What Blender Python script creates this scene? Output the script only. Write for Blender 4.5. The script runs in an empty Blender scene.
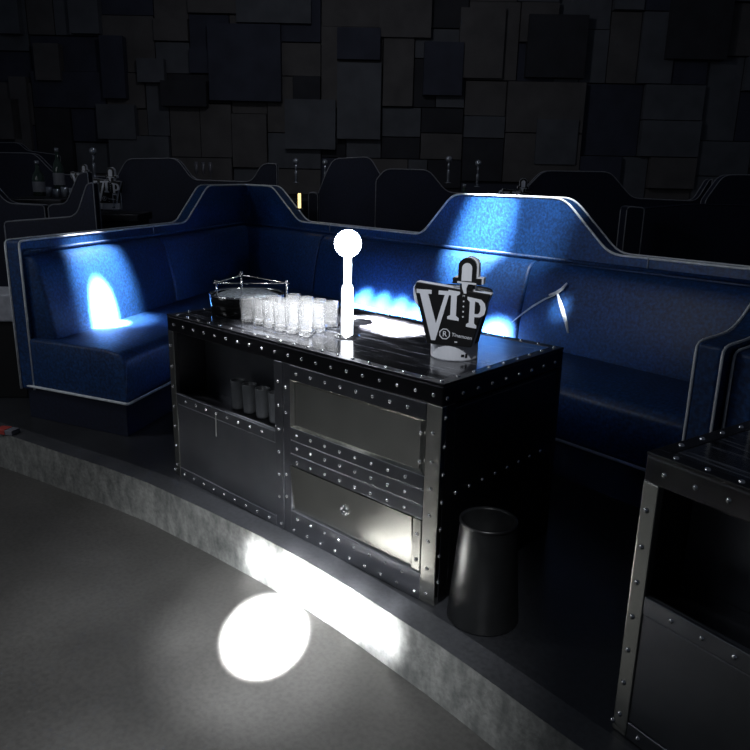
import bpy, bmesh, math, random
from mathutils import Vector, Matrix
R_ = random.Random(7)
PI = math.pi
sc = bpy.context.scene
COL = sc.collection
# ------------------------------------------------------------------ camera
F = 718.676; PITCH = .267354; ROLL = .0206676; YAW = -.7443359
EYE = Vector((0, 0, 1.334))
fw = Vector((math.sin(YAW)*math.cos(PITCH), math.cos(YAW)*math.cos(PITCH), -math.sin(PITCH)))
r0 = Vector((math.cos(YAW), -math.sin(YAW), 0)); u0 = r0.cross(fw)
rt = r0*math.cos(ROLL) + u0*math.sin(ROLL); up = -r0*math.sin(ROLL) + u0*math.cos(ROLL)
cam = bpy.data.cameras.new('camera'); co = bpy.data.objects.new('camera', cam); COL.objects.link(co)
m = Matrix((rt, up, -fw)).transposed().to_4x4(); m.translation = EYE
co.matrix_world = m; cam.sensor_width = 36; cam.lens = F/750*36; cam.clip_start = .02; cam.clip_end = 100
sc.camera = co
FH = Vector((math.sin(YAW), math.cos(YAW), 0)); RH = Vector((math.cos(YAW), -math.sin(YAW), 0))
def ray(x, y): return fw*F + rt*(x-375) - up*(y-375)
def atd(x, y, d):            # world point on a pixel's ray at horizontal depth d
    r = ray(x, y); return EYE + r*(d/(r.dot(FH)))
def atz(x, y, z):
    r = ray(x, y); return EYE + r*((z-EYE.z)/r.z)
# ------------------------------------------------------------------ materials
def mat(name): 
    m = bpy.data.materials.new(name); m.use_nodes = True
    nt = m.node_tree; return m, nt, nt.nodes['Principled BSDF']
def noise(nt, scale, detail=4, stretch=None, obj=True):
    tc = nt.nodes.new('ShaderNodeTexCoord'); n = nt.nodes.new('ShaderNodeTexNoise')
    n.inputs['Scale'].default_value = scale; n.inputs['Detail'].default_value = detail
    src = tc.outputs['Object']
    if stretch:
        mp = nt.nodes.new('ShaderNodeMapping'); mp.inputs['Scale'].default_value = stretch
        nt.links.new(src, mp.inputs[0]); src = mp.outputs[0]
    nt.links.new(src, n.inputs['Vector']); return n
def ramp(nt, fac, stops):
    r = nt.nodes.new('ShaderNodeValToRGB'); e = r.color_ramp.elements
    e[0].position = stops[0][0]; e[0].color = (*stops[0][1], 1)
    e[1].position = stops[-1][0]; e[1].color = (*stops[-1][1], 1)
    for p, c in stops[1:-1]:
        k = e.new(p); k.color = (*c, 1)
    nt.links.new(fac, r.inputs[0]); return r.outputs[0]
def bump(nt, b, fac, strength, dist=.01):
    k = nt.nodes.new('ShaderNodeBump'); k.inputs['Strength'].default_value = strength; k.inputs['Distance'].default_value = dist
    nt.links.new(fac, k.inputs['Height']); nt.links.new(k.outputs[0], b.inputs['Normal'])
def simple(name, col, rough=.5, metal=0., emis=None, es=0, **k):
    m, nt, b = mat(name)
    n = noise(nt, k.get('scale', 30)); v = k.get('var', .15)
    c = ramp(nt, n.outputs['Fac'], [(.3, tuple(x*(1-v) for x in col)), (.7, tuple(min(1, x*(1+v)) for x in col))])
    nt.links.new(c, b.inputs['Base Color'])
    b.inputs['Roughness'].default_value = rough; b.inputs['Metallic'].default_value = metal
    if emis: b.inputs['Emission Color'].default_value = (*emis, 1); b.inputs['Emission Strength'].default_value = es
    return m
def leather(name, c0, c1, c2, rough=.38):
    m, nt, b = mat(name)
    n = noise(nt, 70, 6); big = noise(nt, 3, 3)
    c = ramp(nt, n.outputs['Fac'], [(.33, c0), (.5, c1), (.70, c2)])
    mx = nt.nodes.new('ShaderNodeMixRGB'); mx.blend_type = 'MULTIPLY'; mx.inputs[0].default_value = .5
    nt.links.new(c, mx.inputs[1]); nt.links.new(ramp(nt, big.outputs['Fac'], [(.3, (.45,)*3), (.7, (1,)*3)]), mx.inputs[2])
    nt.links.new(mx.outputs[0], b.inputs['Base Color'])
    b.inputs['Roughness'].default_value = rough
    bump(nt, b, n.outputs['Fac'], .25, .004)
    return m
M = {}
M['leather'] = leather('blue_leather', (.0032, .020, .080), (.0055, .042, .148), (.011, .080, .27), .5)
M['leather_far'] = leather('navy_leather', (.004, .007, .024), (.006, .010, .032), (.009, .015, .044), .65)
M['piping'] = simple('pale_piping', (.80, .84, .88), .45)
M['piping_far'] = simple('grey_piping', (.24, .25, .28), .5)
M['chrome'] = simple('chrome', (.95, .95, .95), .16, 1, var=.03)
M['black'] = simple('black_plastic', (.010, .010, .011), .35)
M['bin'] = simple('satin_black_metal', (.020, .021, .022), .36, .3)
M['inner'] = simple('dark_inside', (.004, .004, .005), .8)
M['white'] = simple('white_acrylic', (.72, .74, .80), .4, var=.03)
M['glow'] = simple('lamp_globe', (1, 1, 1), .4, 0, (.93, .96, 1), 35, var=0)
M['glow_stem'] = simple('lamp_stem', (1, 1, 1), .4, 0, (.86, .92, 1), 9, var=0)
M['dimglobe'] = simple('crystal_globe', (.42, .45, .5), .15, .6)
M['amber'] = simple('amber_sign', (1, .8, .4), .5, 0, (1, .72, .3), 1.8)
M['red'] = simple('red_card', (.45, .06, .05), .5)
M['grey_panel'] = simple('pale_grey_panel', (.50, .51, .55), .5)
def metal(name, col, rough, aniso=.75, rot=0., zax=True):
    m, nt, b = mat(name)
    st = noise(nt, 40, 3, (1, 1, 30)); bl = noise(nt, 5, 2)
    nt.links.new(ramp(nt, bl.outputs['Fac'], [(.3, tuple(x*.8 for x in col)), (.7, col)]), b.inputs['Base Color'])
    b.inputs['Metallic'].default_value = 1; b.inputs['Roughness'].default_value = rough
    b.inputs['Anisotropic'].default_value = aniso; b.inputs['Anisotropic Rotation'].default_value = rot
    t = nt.nodes.new('ShaderNodeTangent'); t.direction_type = 'RADIAL'; t.axis = 'Z'
    nt.links.new(t.outputs[0], b.inputs['Tangent'])
    bump(nt, b, st.outputs['Fac'], .05, .002)
    return m
M['metal'] = metal('brushed_gunmetal', (.30, .31, .34), .44)
M['metal_light'] = metal('brushed_steel', (.58, .58, .53), .20, .85, .25)
M['metal_dark'] = metal('dark_riveted_steel', (.09, .09, .10), .38)
# streaky table top
m, nt, b = mat('streaked_black_top')
n = noise(nt, 9, 6, (.5, 9, 1)); n2 = noise(nt, 2.5, 3)
c = ramp(nt, n.outputs['Fac'], [(.42, (.010, .010, .012)), (.58, (.026, .027, .031)), (.66, (.16, .17, .20)), (.72, (.03, .03, .035))])
nt.links.new(c, b.inputs['Base Color']); b.inputs['Roughness'].default_value = .14
b.inputs['Specular IOR Level'].default_value = .8
bump(nt, b, n.outputs['Fac'], .12, .003)
M['top'] = m
# concrete
def concrete(name, c0, c1, rough, bstr=.2, streak=None, scale=3, spec=.5):
    m, nt, b = mat(name)
    a = noise(nt, scale, 8, streak); g = noise(nt, 60, 4)
    c = ramp(nt, a.outputs['Fac'], [(.32, c0), (.68, c1)])
    mx = nt.nodes.new('ShaderNodeMixRGB'); mx.blend_type = 'MULTIPLY'; mx.inputs[0].default_value = .5
    nt.links.new(c, mx.inputs[1]); nt.links.new(ramp(nt, g.outputs['Fac'], [(.35, (.55,)*3), (.6, (1,)*3)]), mx.inputs[2])
    nt.links.new(mx.outputs[0], b.inputs['Base Color'])
    b.inputs['Roughness'].default_value = rough; b.inputs['Specular IOR Level'].default_value = spec
    bump(nt, b, g.outputs['Fac'], bstr, .004); return m
M['floor'] = concrete('dark_concrete_floor', (.056, .054, .051), (.098, .095, .090), .42, .1, scale=2)
M['platform'] = concrete('platform_floor', (.022, .023, .026), (.038, .040, .045), .30, .05, scale=2.5)
M['kerb'] = concrete('rough_concrete_kerb', (.13, .135, .13), (.28, .285, .27), .8, .7, (2.4, 2.4, 1.2), 9)
M['kerbtop'] = concrete('kerb_top', (.05, .052, .056), (.08, .082, .09), .4, .1, scale=4)
M['wallA'] = simple('charcoal_block', (.105, .112, .128), .85, scale=3, var=.18)
M['wallB'] = simple('brown_block', (.108, .102, .102), .85, scale=3, var=.18)
M['wallC'] = simple('blue_black_block', (.042, .047, .072), .85, scale=3, var=.18)
M['wallD'] = simple('black_block', (.034, .035, .042), .9, scale=3, var=.2)
# clear glass
m, nt, b = mat('clear_glass'); n = noise(nt, 30)
b.inputs['Base Color'].default_value = (1, 1, 1, 1); b.inputs['Roughness'].default_value = .03
b.inputs['Transmission Weight'].default_value = .93; b.inputs['IOR'].default_value = 1.5
bump(nt, b, n.outputs['Fac'], .4, .004); M['glass'] = m
m, nt, b = mat('green_glass'); n = noise(nt, 20)
nt.links.new(ramp(nt, n.outputs['Fac'], [(.3, (.02, .04, .03)), (.7, (.05, .08, .06))]), b.inputs['Base Color'])
b.inputs['Roughness'].default_value = .08; b.inputs['Specular IOR Level'].default_value = .9; M['bottle'] = m
# ------------------------------------------------------------------ mesh helpers
def link(name, bm, m, parent=None, bevel=0, smooth=False, loc=None):
    me = bpy.data.meshes.new(name); bmesh.ops.recalc_face_normals(bm, faces=bm.faces); bm.to_mesh(me); bm.free()
    if not isinstance(m, (list, tuple)): m = [m]
    for k in m: me.materials.append(k)
    if smooth:
        for p in me.polygons: p.use_smooth = True
    o = bpy.data.objects.new(name, me); COL.objects.link(o)
    if parent: o.parent = parent
    if loc: o.location = loc
    if bevel:
        b = o.modifiers.new('bevel', 'BEVEL'); b.width = bevel; b.segments = 3; b.limit_method = 'ANGLE'; b.angle_limit = .6
        if smooth is None: pass
    return o
def box(bm, x0, x1, y0, y1, z0, z1, mi=0):
    v = [bm.verts.new(p) for p in ((x0,y0,z0),(x1,y0,z0),(x1,y1,z0),(x0,y1,z0),(x0,y0,z1),(x1,y0,z1),(x1,y1,z1),(x0,y1,z1))]
    for f in ((0,3,2,1),(4,5,6,7),(0,1,5,4),(1,2,6,5),(2,3,7,6),(3,0,4,7)):
        k = bm.faces.new([v[i] for i in f]); k.material_index = mi
def lathe(bm, prof, seg=32, c=(0,0,0), sx=1, sy=1):
    rings = []
    for r, z in prof:
        if r < 1e-6: rings.append([bm.verts.new((c[0], c[1], c[2]+z))])
        else: rings.append([bm.verts.new((c[0]+r*sx*math.cos(2*PI*i/seg), c[1]+r*sy*math.sin(2*PI*i/seg), c[2]+z)) for i in range(seg)])
    for a, b in zip(rings, rings[1:]):
        for i in range(seg):
            j = (i+1) % seg
            if len(a) == 1 and len(b) == 1: continue
            if len(a) == 1: bm.faces.new((a[0], b[j], b[i]))
            elif len(b) == 1: bm.faces.new((a[i], a[j], b[0]))
            else: bm.faces.new((a[i], a[j], b[j], b[i]))
def tube(bm, pts, r, seg=8):
    pts = [Vector(p) for p in pts]; rings = []
    for i, p in enumerate(pts):
        a = pts[max(0, i-1)]; b = pts[min(len(pts)-1, i+1)]; t = (b-a).normalized()
        n = t.cross(Vector((.31, .17, .93))); 
        if n.length < .05: n = t.cross(Vector((1, 0, 0)))
        n.normalize(); q = t.cross(n)
        rings.append([bm.verts.new(p + n*r*math.cos(2*PI*k/seg) + q*r*math.sin(2*PI*k/seg)) for k in range(seg)])
    for a, b in zip(rings, rings[1:]):
        for k in range(seg):
            j = (k+1) % seg; bm.faces.new((a[k], a[j], b[j], b[k]))
    bm.faces.new(rings[0][::-1]); bm.faces.new(rings[-1])
def rounded(pts, rad=.03, n=4):      # round the corners of a 3d polyline
    pts = [Vector(p) for p in pts]; out = [pts[0]]
    for a, b, c in zip(pts, pts[1:], pts[2:]):
        l = min(rad, (b-a).length*.45, (c-b).length*.45)
        p = b + (a-b).normalized()*l; q = b + (c-b).normalized()*l
        for i in range(n+1):
            t = i/n; out.append(p*(1-t)**2 + b*2*t*(1-t) + q*t*t)
    out.append(pts[-1]); return out
def prism(bm, poly, z0, z1, tf=lambda p: p, mi=0):
    a = [bm.verts.new(tf(Vector((x, y, z0)))) for x, y in poly]; b = [bm.verts.new(tf(Vector((x, y, z1)))) for x, y in poly]
    n = len(poly)
    for f in (a[::-1], b): bm.faces.new(f).material_index = mi
    for i in range(n): bm.faces.new((a[i], a[(i+1) % n], b[(i+1) % n], b[i])).material_index = mi
def tag(o, label, cat, group=None, kind=None):
    o['label'] = label; o['category'] = cat
    if group: o['group'] = group
    if kind: o['kind'] = kind
    return o
def empty(name, label, cat, loc, rz=0, group=None):
    o = bpy.data.objects.new(name, None); COL.objects.link(o); o.location = loc; o.rotation_euler = (0, 0, rz); o.empty_display_size = .05
    return tag(o, label, cat, group)
def struct(name, bm, m, **k):
    o = link(name, bm, m, **k); o['kind'] = 'structure'; return o
def dup(root, loc, rz=None, label=None, group=None, scale=None):
    r = root.copy(); COL.objects.link(r); r.location = loc
    if rz is not None: r.rotation_euler = (0, 0, rz)
    if scale: r.scale = (scale,)*3
    if label: r['label'] = label
    if group: r['group'] = group
    elif 'group' in r: del r['group']
    for ch in list(root.children):
        c = ch.copy(); COL.objects.link(c); c.parent = r
        for g in ch.children:
            d = g.copy(); COL.objects.link(d); d.parent = c
    return r
# ------------------------------------------------------------------ floors
KERB = [(-9, -.9), (-6.5, .45), (-5.0, .98), (-4.3, 1.19), (-3.7, 1.322), (-3.34, 1.392), (-3.07, 1.449), (-2.757, 1.500), (-2.33, 1.530), (-2.0, 1.545),
        (-1.75, 1.546), (-1.5, 1.534), (-1.358, 1.522), (-1.141, 1.504), (-.976, 1.483), (-.863, 1.466), (-.726, 1.444), (-.594, 1.425), (-.2, 1.34), (.6, 1.1), (3, .2)]
def offset(path, d):
    out = []
    for i, p in enumerate(path):
        a = Vector(path[max(0, i-1)]); b = Vector(path[min(len(path)-1, i+1)]); t = (b-a).normalized()
        out.append((p[0]-t.y*d, p[1]+t.x*d))
    return out
bm = bmesh.new(); box(bm, -20, 8, -6, 22, -.30, -.20); struct('floor', bm, M['floor'])
K2 = offset(KERB, .10)
bm = bmesh.new()
for i in range(len(KERB)-1):
    a, b, c, d = KERB[i], KERB[i+1], K2[i+1], K2[i]
    v = [bm.verts.new((*p, z)) for z in (-.2, .0) for p in (a, b, c, d)]
    bm.faces.new((v[0], v[1], v[5], v[4])).material_index = 0
    bm.faces.new((v[4], v[5], v[6], v[7])).material_index = 1
bmesh.ops.remove_doubles(bm, verts=bm.verts, dist=.0005)
struct('trim_1', bm, [M['kerb'], M['kerbtop']])
bm = bmesh.new()
poly = K2 + [(8, 4), (8, 20), (-19, 20), (-19, 2)]
prism(bm, poly, -.2, -.0015); struct('floor.001', bm, M['platform'])
# rear tier
FW0 = [atd(-120, 300, 6.2), atd(900, 300, 6.2)]
TIER = .25
def on(d, lat): p = FH*d + RH*lat; return (p.x, p.y)
bm = bmesh.new(); prism(bm, [on(6.45, -9), on(6.45, 9), on(13.2, 9), on(13.2, -9)], 0.0, TIER); struct('floor.002', bm, M['platform'])
# ------------------------------------------------------------------ back wall of relief blocks
WD = 12.5
def wallp(px, py):
    p = atd(px, py, WD); return p.dot(RH), p.z
bm = bmesh.new()
def wbox(a0, a1, z0, z1, dep, mi):
    tf = lambda p: FH*p.y + RH*p.x + Vector((0, 0, p.z))
    v = [bm.verts.new(tf(Vector(p))) for p in ((a0,WD-dep,z0),(a1,WD-dep,z0),(a1,WD+.3,z0),(a0,WD+.3,z0),(a0,WD-dep,z1),(a1,WD-dep,z1),(a1,WD+.3,z1),(a0,WD+.3,z1))]
    for f in ((4,5,6,7),(0,3,2,1),(0,1,5,4),(1,2,6,5),(3,0,4,7)):
        bm.faces.new([v[i] for i in f]).material_index = mi
def split(a0, a1, z0, z1):
    w, h = a1-a0, z1-z0
    if (w < 1.3 and h < 1.3 and (w < .55 or h < .6 or R_.random() < .35)) or (w < .5 and h < .9):
        wbox(a0+.008, a1-.008, z0+.008, z1-.008, R_.choice([.02, .05, .08, .12, .16]), R_.choices([0, 1, 2, 3], [5, 4, 2, 1.3])[0]); return
    t = R_.uniform(.34, .66)
    if w > h*.9: split(a0, a0+w*t, z0, z1); split(a0+w*t, a1, z0, z1)
    else: split(a0, a1, z0, z0+h*t); split(a0, a1, z0+h*t, z1)
split(-8.6, 8.6, .25, 5.6)
for x0, y0, x1, y1, mi in ((104, 38, 131, 100, 2), (210, 26, 283, 103, 2), (164, 82, 210, 108, 3), (338, 30, 380, 62, 2), (424, 44, 460, 97, 2), (527, 17, 580, 80, 3), (668, 0, 720, 62, 3)):
    a0, zt = wallp(x0, y0); a1, zb = wallp(x1, y1)
    wbox(a0, a1, zb, zt, .24, mi)
for x0, y0, x1, y1, mi in ((2, 100, 28, 140, 1), (14, 78, 38, 150, 1), (38, 45, 66, 82, 1), (140, 60, 168, 84, 0), (338, 64, 380, 140, 0), (100, 105, 140, 140, 0), (238, 0, 312, 26, 0), (380, 0, 430, 40, 1), (460, 10, 500, 80, 1), (535, 120, 572, 165, 0), (72, 0, 104, 36, 0), (0, 0, 26, 36, 0), (286, 100, 336, 150, 0)):
    a0, zt = wallp(x0, y0); a1, zb = wallp(x1, y1)
    wbox(a0, a1, zb, zt, .2, mi)
tfw = [FH*(WD+.1)+RH*a+Vector((0, 0, z)) for a, z in ((-9, .2), (9, .2), (9, 5.7), (-9, 5.7))]
bm.faces.new([bm.verts.new(p) for p in tfw]).material_index = 3
struct('wall_back', bm, [M['wallA'], M['wallB'], M['wallC'], M['wallD']])
# ------------------------------------------------------------------ sofas
def interp(hs, s):
    for (a, ha), (b, hb) in zip(hs, hs[1:]):
        if a <= s <= b: return ha+(hb-ha)*(s-a)/max(1e-9, b-a)
    return hs[0][1] if s < hs[0][0] else hs[-1][1]
def normals(path):
    N = []
    for i in range(len(path)):
        if 0 < i < len(path)-1:
            a = (Vector(path[i])-Vector(path[i-1])).normalized(); b = (Vector(path[i+1])-Vector(path[i])).normalized()
            n1 = Vector((a.y, -a.x)); n2 = Vector((b.y, -b.x)); n = (n1+n2).normalized(); n /= max(.3, n.dot(n1))
        else:
            j = max(0, i-1) if i else 0; a = (Vector(path[j+1])-Vector(path[j])).normalized() if i == 0 else (Vector(path[i])-Vector(path[i-1])).normalized()
            n = Vector((a.y, -a.x))
        N.append(n)
    return N
def sweep(bm, path, prof, skew=0.):       # prof: (offset inward, z)
    N = normals(path); rings = []; d0 = (Vector(path[1])-Vector(path[0])).normalized()
    for i, (p, n) in enumerate(zip(path, N)):
        k = skew if i == 0 else 0.
        rings.append([bm.verts.new((p[0]+n.x*o-d0.x*k*o, p[1]+n.y*o-d0.y*k*o, z)) for o, z in prof])
    k = len(prof)
    for a, b in zip(rings, rings[1:]):
        for i in range(k): bm.faces.new((a[i], a[(i+1) % k], b[(i+1) % k], b[i]))
    bm.faces.new(rings[0]); bm.faces.new(rings[-1][::-1])
def arcs(path):
    S = [0]
    for a, b in zip(path, path[1:]): S.append(S[-1]+(Vector(b)-Vector(a)).length)
    return S
def resample(path, extra):
    """path points plus points at the given arclengths"""
    S = arcs(path); out = [(s, Vector(p)) for s, p in zip(S, path)]
    for e in extra:
        if 0 < e < S[-1] and min(abs(e-s) for s in S) > .004:
            i = max(k for k in range(len(S)) if S[k] <= e); t = (e-S[i])/(S[i+1]-S[i])
            out.append((e, Vector(path[i])*(1-t)+Vector(path[i+1])*t))
    out.sort(key=lambda q: q[0]); return out
def smooth_profile(hs, r=.05, n=4):
    pts = rounded([(s, h, 0) for s, h in hs], r, n); return [(p.x, p.y) for p in pts]
def backrest(name, path, hs, t, z0, parent, m, pm, pr=.007, cap=(True, True), pipe_outer=True):
    """upright slab following path with a shaped top line; white piping round its edges"""
    H = smooth_profile(hs, .07)
    pts = resample(path, [s for s, h in H]); P = [tuple(q) for s, q in pts]; Sx = [s for s, q in pts]
    N = normals(P); bm = bmesh.new(); rings = []
    for s, p, n in zip(Sx, P, N):
        h = interp(H, s)
        rings.append([bm.verts.new(q) for q in ((p[0], p[1], z0), (p[0]+n.x*t, p[1]+n.y*t, z0), (p[0]+n.x*t, p[1]+n.y*t, h), (p[0], p[1], h))])
    for a, b in zip(rings, rings[1:]):
        for i in range(4): bm.faces.new((a[i], a[(i+1) % 4], b[(i+1) % 4], b[i]))
    bm.faces.new(rings[0]); bm.faces.new(rings[-1][::-1])
    o = link(name, bm, m, parent, bevel=.012)
    for off in ((t, 0.) if pipe_outer else (t,)):
        L = [(p[0]+n.x*off, p[1]+n.y*off, interp(H, s)) for s, p, n in zip(Sx, P, N)]
        if cap[0]: L = [(L[0][0], L[0][1], z0)] + L
        if cap[1]: L = L + [(L[-1][0], L[-1][1], z0)]
        b2 = bmesh.new(); tube(b2, rounded(L, .03, 3) if cap[0] or cap[1] else L, pr); link('piping', b2, pm, parent, smooth=True)
    return o
SOFA = empty('booth_sofa', 'large U-shaped blue leather booth sofa with white piping, wrapped round the riveted table', 'sofa', (-2.9, 3.5, 0))
base = Vector((-2.9, 3.5))
def loc_(path): return [(x-base.x, y-base.y) for x, y in path]
armv = (Vector((-5.38, 4.08))-Vector((-3.95, 1.52))).normalized(); backv = (Vector((-.3, 3.37))-Vector((-5.38, 4.08))).normalized()
Cn = Vector((-5.38, 4.08)); c1 = Cn-armv*.07; c2 = Cn+backv*.07; cm = (c1+c2)/2*.5+Cn*.5
A0 = Vector((-3.95, 1.52)); B0 = Vector((-.36, 3.378))
LPI = loc_([tuple(A0), tuple(c1), tuple(cm), tuple(c2), tuple(B0)])
SH = .085
LP = [(p[0]-n.x*SH, p[1]-n.y*SH) for p, n in zip(LPI, normals(LPI))]      # outer face of the slab
S = arcs(LP); sc1 = 2.9323;  # arm length off = S[2]-sc1      # arclength correction at the rounded corner
LO, HI = .98, 1.25
hs = [(0, LO), (1.80, LO), (2.19, HI), (S[2], HI+.004)] + [(S[2]+a-.02, h) for a, h in ((.56, HI), (.97, LO), (2.44, LO), (2.72, HI), (3.56, HI), (3.87, LO), (4.62, LO), (4.98, HI))] + [(S[-1], HI)]
hs.sort(); 
backrest('back_panel', LP, hs, .085, .17, SOFA, M['leather'], M['piping'], .0062)
def seg(s0, s1):
    pts = resample(LP, [s0, s1]); return [tuple(q) for s, q in pts if s0-1e-6 <= s <= s1+1e-6]
def tcush(o0): return [(o0, .40), (o0+.15, .40), (o0+.155, .47), (o0+.135, .64), (o0+.098, .80), (o0+.078, .865), (o0+.050, .895), (o0+.02, .904), (o0-.01, .905)]
pe = resample(LP, [.012]); inner = [tuple(q) for s, q in pe if s > .001]
def lip():  # roll added to cast a dark shadow line below the top band
    P = seg(.02, S[-1]-.02); N = normals(P); bm = bmesh.new(); tube(bm, [(p[0]+n.x*.090, p[1]+n.y*.090, .922) for p, n in zip(P, N)], .010, 8)
    link('shadow_lip', bm, M['leather'], SOFA, smooth=True)
lip()
# back cushions in sections
secs = [(.02, 1.33), (1.336, S[2]-.14), (S[2]-.12, S[2]+1.36), (S[2]+1.366, S[2]+3.40), (S[2]+3.404, S[-1]-.02)]
for i, (a, b_) in enumerate(secs):
    bm = bmesh.new(); sweep(bm, seg(a, b_), tcush(.083)); link('back_cushion', bm, M['leather'], SOFA, bevel=.02, smooth=True)
# seat: arm section and back section
def seatprof(o0, dep): return [(o0, .185), (dep-.004, .185), (dep, .21), (dep+.012, .32), (dep+.006, .41), (dep-.03, .447), (dep-.12, .462), (o0, .458)]
bm = bmesh.new(); sweep(bm, seg(.012, S[-1]-.05), seatprof(.08, .735), .19); link('seat_cushion', bm, M['leather'], SOFA, bevel=.015, smooth=True)
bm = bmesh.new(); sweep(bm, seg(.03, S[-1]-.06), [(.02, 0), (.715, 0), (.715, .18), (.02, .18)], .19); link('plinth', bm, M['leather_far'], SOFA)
P = seg(.010, S[-1]-.05); N = normals(P)
L = [(P[0][0]+N[0].x*.02, P[0][1]+N[0].y*.02, .188)] + [(p[0]+n.x*.745-(armv.x*.142 if i == 0 else 0), p[1]+n.y*.745-(armv.y*.142 if i == 0 else 0), .188) for i, (p, n) in enumerate(zip(P, N))]
bm = bmesh.new(); tube(bm, rounded(L, .02, 3), .0075); link('piping', bm, M['piping'], SOFA, smooth=True)
# short vertical joints in the top band
for s in (1.33, S[2]+1.385, S[2]+4.07):
    q = [p for k, p in resample(LP, [s]) if abs(k-s) < .005][0]; n = normals([tuple(x) for x in (q-Vector((.01, 0)), q+Vector((.01, 0)))])[0]
    d = (armv if s < 2 else backv); n = Vector((d.y, -d.x))
    bm = bmesh.new(); tube(bm, [(q.x+n.x*.088, q.y+n.y*.088, LO+.002), (q.x+n.x*.089, q.y+n.y*.089, .925)], .004, 6); link('seam', bm, M['piping_far'], SOFA, smooth=True)
# leather folds at the cushion joint
def cushion_pt(px, py, lift=.0):
    # point on the sloping face of the back cushion under a pixel
    n2 = Vector((backv.y, -backv.x)); n = Vector((n2.x, n2.y, .135)).normalized()
    p0 = Vector((Cn.x+n2.x*.122, Cn.y+n2.y*.122, .74)); r = ray(px, py)
    p = EYE + r*((p0-EYE).dot(n)/r.dot(n)); p += n*lift; return Vector((p.x-base.x, p.y-base.y, p.z))
def fold(pts, w):
    bm = bmesh.new(); P = [cushion_pt(x, y, 0) for x, y in pts]; n = len(P); rings = []
    for i, p in enumerate(P):
        k = w*(.25+.75*math.sin(PI*(i+.3)/(n-.4))); t = (P[min(n-1, i+1)]-P[max(0, i-1)]).normalized()
        nn = Vector((backv.y, -backv.x, .135)).normalized(); s_ = t.cross(nn)
        rings.append([bm.verts.new(p + s_*k*math.cos(a) + nn*k*.7*math.sin(a)) for a in [j*PI/4 for j in range(8)]])
    for a, b_ in zip(rings, rings[1:]):
        for j in range(8): bm.faces.new((a[j], a[(j+1) % 8], b_[(j+1) % 8], b_[j]))
    bm.faces.new(rings[0]); bm.faces.new(rings[-1])
    link('leather_fold', bm, M['fold'], SOFA, smooth=True)
M['fold'] = leather('painted_sheen_fold', (.75, .8, .85), (.85, .88, .9), (.9, .92, .95), .3)  # near-white: the bright sheen on the creases is painted into the leather colour
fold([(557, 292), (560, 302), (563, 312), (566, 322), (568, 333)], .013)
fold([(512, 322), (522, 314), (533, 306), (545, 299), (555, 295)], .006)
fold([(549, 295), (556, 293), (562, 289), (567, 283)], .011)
# arm that closes the booth at its right end
RA = loc_([(-.285, 3.40), (-.525, 2.42), (-.590, 2.02)])
Sr = arcs(RA)
backrest('arm_panel', RA, [(0, 1.22), (Sr[2]-.55, 1.22), (Sr[2]-.20, .925), (Sr[2], .915)], .075, .0, SOFA, M['leather'], M['piping'], .0042, cap=(False, True))
# adjoining booth
SOF2 = empty('booth_sofa', 'neighbouring blue sofa arm with white piping at the right edge, behind the cut-off table', 'sofa', (0.3, 3.2, 0))
b2 = Vector((.3, 3.2)); P2 = [(x-b2.x, y-b2.y) for x, y in ((-.255, 3.40), (-.50, 2.42), (-.572, 2.06))]
Sr = arcs(P2)
backrest('arm_panel', P2[::-1], [(0, .90), (.2, .91), (.55, 1.2), (Sr[2], 1.2)], .075, .0, SOF2, M['leather'], M['piping'], .0042, cap=(True, False))
P3 = [(x-b2.x, y-b2.y) for x, y in ((-.22, 3.46), (1.8, 3.2))]
backrest('back_panel', P3, [(0, 1.22), (.4, 1.22), (.7, .98), (2.03, .98)], .085, .0, SOF2, M['leather'], M['piping'])
bm = bmesh.new(); sweep(bm, P3, [(.08, 0), (.6, 0), (.62, .4), (.58, .45), (.08, .45)]); link('seat_cushion', bm, M['leather'], SOF2, bevel=.02)
# ------------------------------------------------------------------ riveted metal tables
TW, TD, TH, DU = 1.513, .72, .75, .0753
def rivet_mesh(r):
    bm = bmesh.new(); pr = [(r*1.0, -.001), (r*.94, r*.30), (r*.72, r*.56), (r*.38, r*.74), (0, r*.8)]
    lathe(bm, pr, 10); me = bpy.data.meshes.new('rivet'); bm.to_mesh(me); bm.free(); me.materials.append(M['chrome'])
    for p in me.polygons: p.use_smooth = True
    return me
RIV = rivet_mesh(.0072)
def rivet_spots():
    S = []      # (x, y, z, face): f front, r right side, l left side, t top
    W, D = TW, TD
    k = 0
    for i in range(20): S.append((W-.011-DU*i-.02 if i else W-.036, 0, .709, 'f'))
    for i in range(8): S.append((W-.136-DU*i, 0, .648, 'f'))
    for i in range(8): S.append((W-.869-DU*i, 0, .376, 'f'))
    for j in range(6): S.append((W-.767, 0, .598-.0925*j, 'f')); 
    for z in (.586, .488, .241, .150): S.append((W-.724, 0, z, 'f'))
    for z in (.413, .361, .305):
        for i in range(8): S.append((W-.136-DU*i, 0, z, 'f'))
    for i in range(8): S.append((W-.136-DU*i, 0, .073, 'f'))
    for i in range(20): S.append((W-.082-DU*i, 0, .022, 'f'))
    for z in (.587, .493, .402, .312, .221, .125, .035): S.append((W-.033, 0, z, 'f'))
    for z in (.575, .480, .229, .139): S.append((W-.080, 0, z, 'f'))
    for j in range(7): S.append((.017, 0, .609-.0928*j, 'f'))
    for i in range(9): S.append((W, .02+.08*i, .702, 'r'))
    for i in range(8): S.append((W, .09+.074*i, .372, 'r'))
    for j in range(7): S.append((W, .018, .64-.0928*j, 'r'))
    for i in range(9): S.append((0, .02+.08*i, .702, 'l'))
    for i in range(20): S.append((W-.02-DU*i*1.0, .018, TH, 't'))
    for i in range(1, 9): S.append((W-.02, .018+.083*i, TH, 't')); S.append((.02, .018+.083*i, TH, 't'))
    for i in range(1, 19): S.append((W-.02-DU*i, TD-.018, TH, 't'))
    return S
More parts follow.
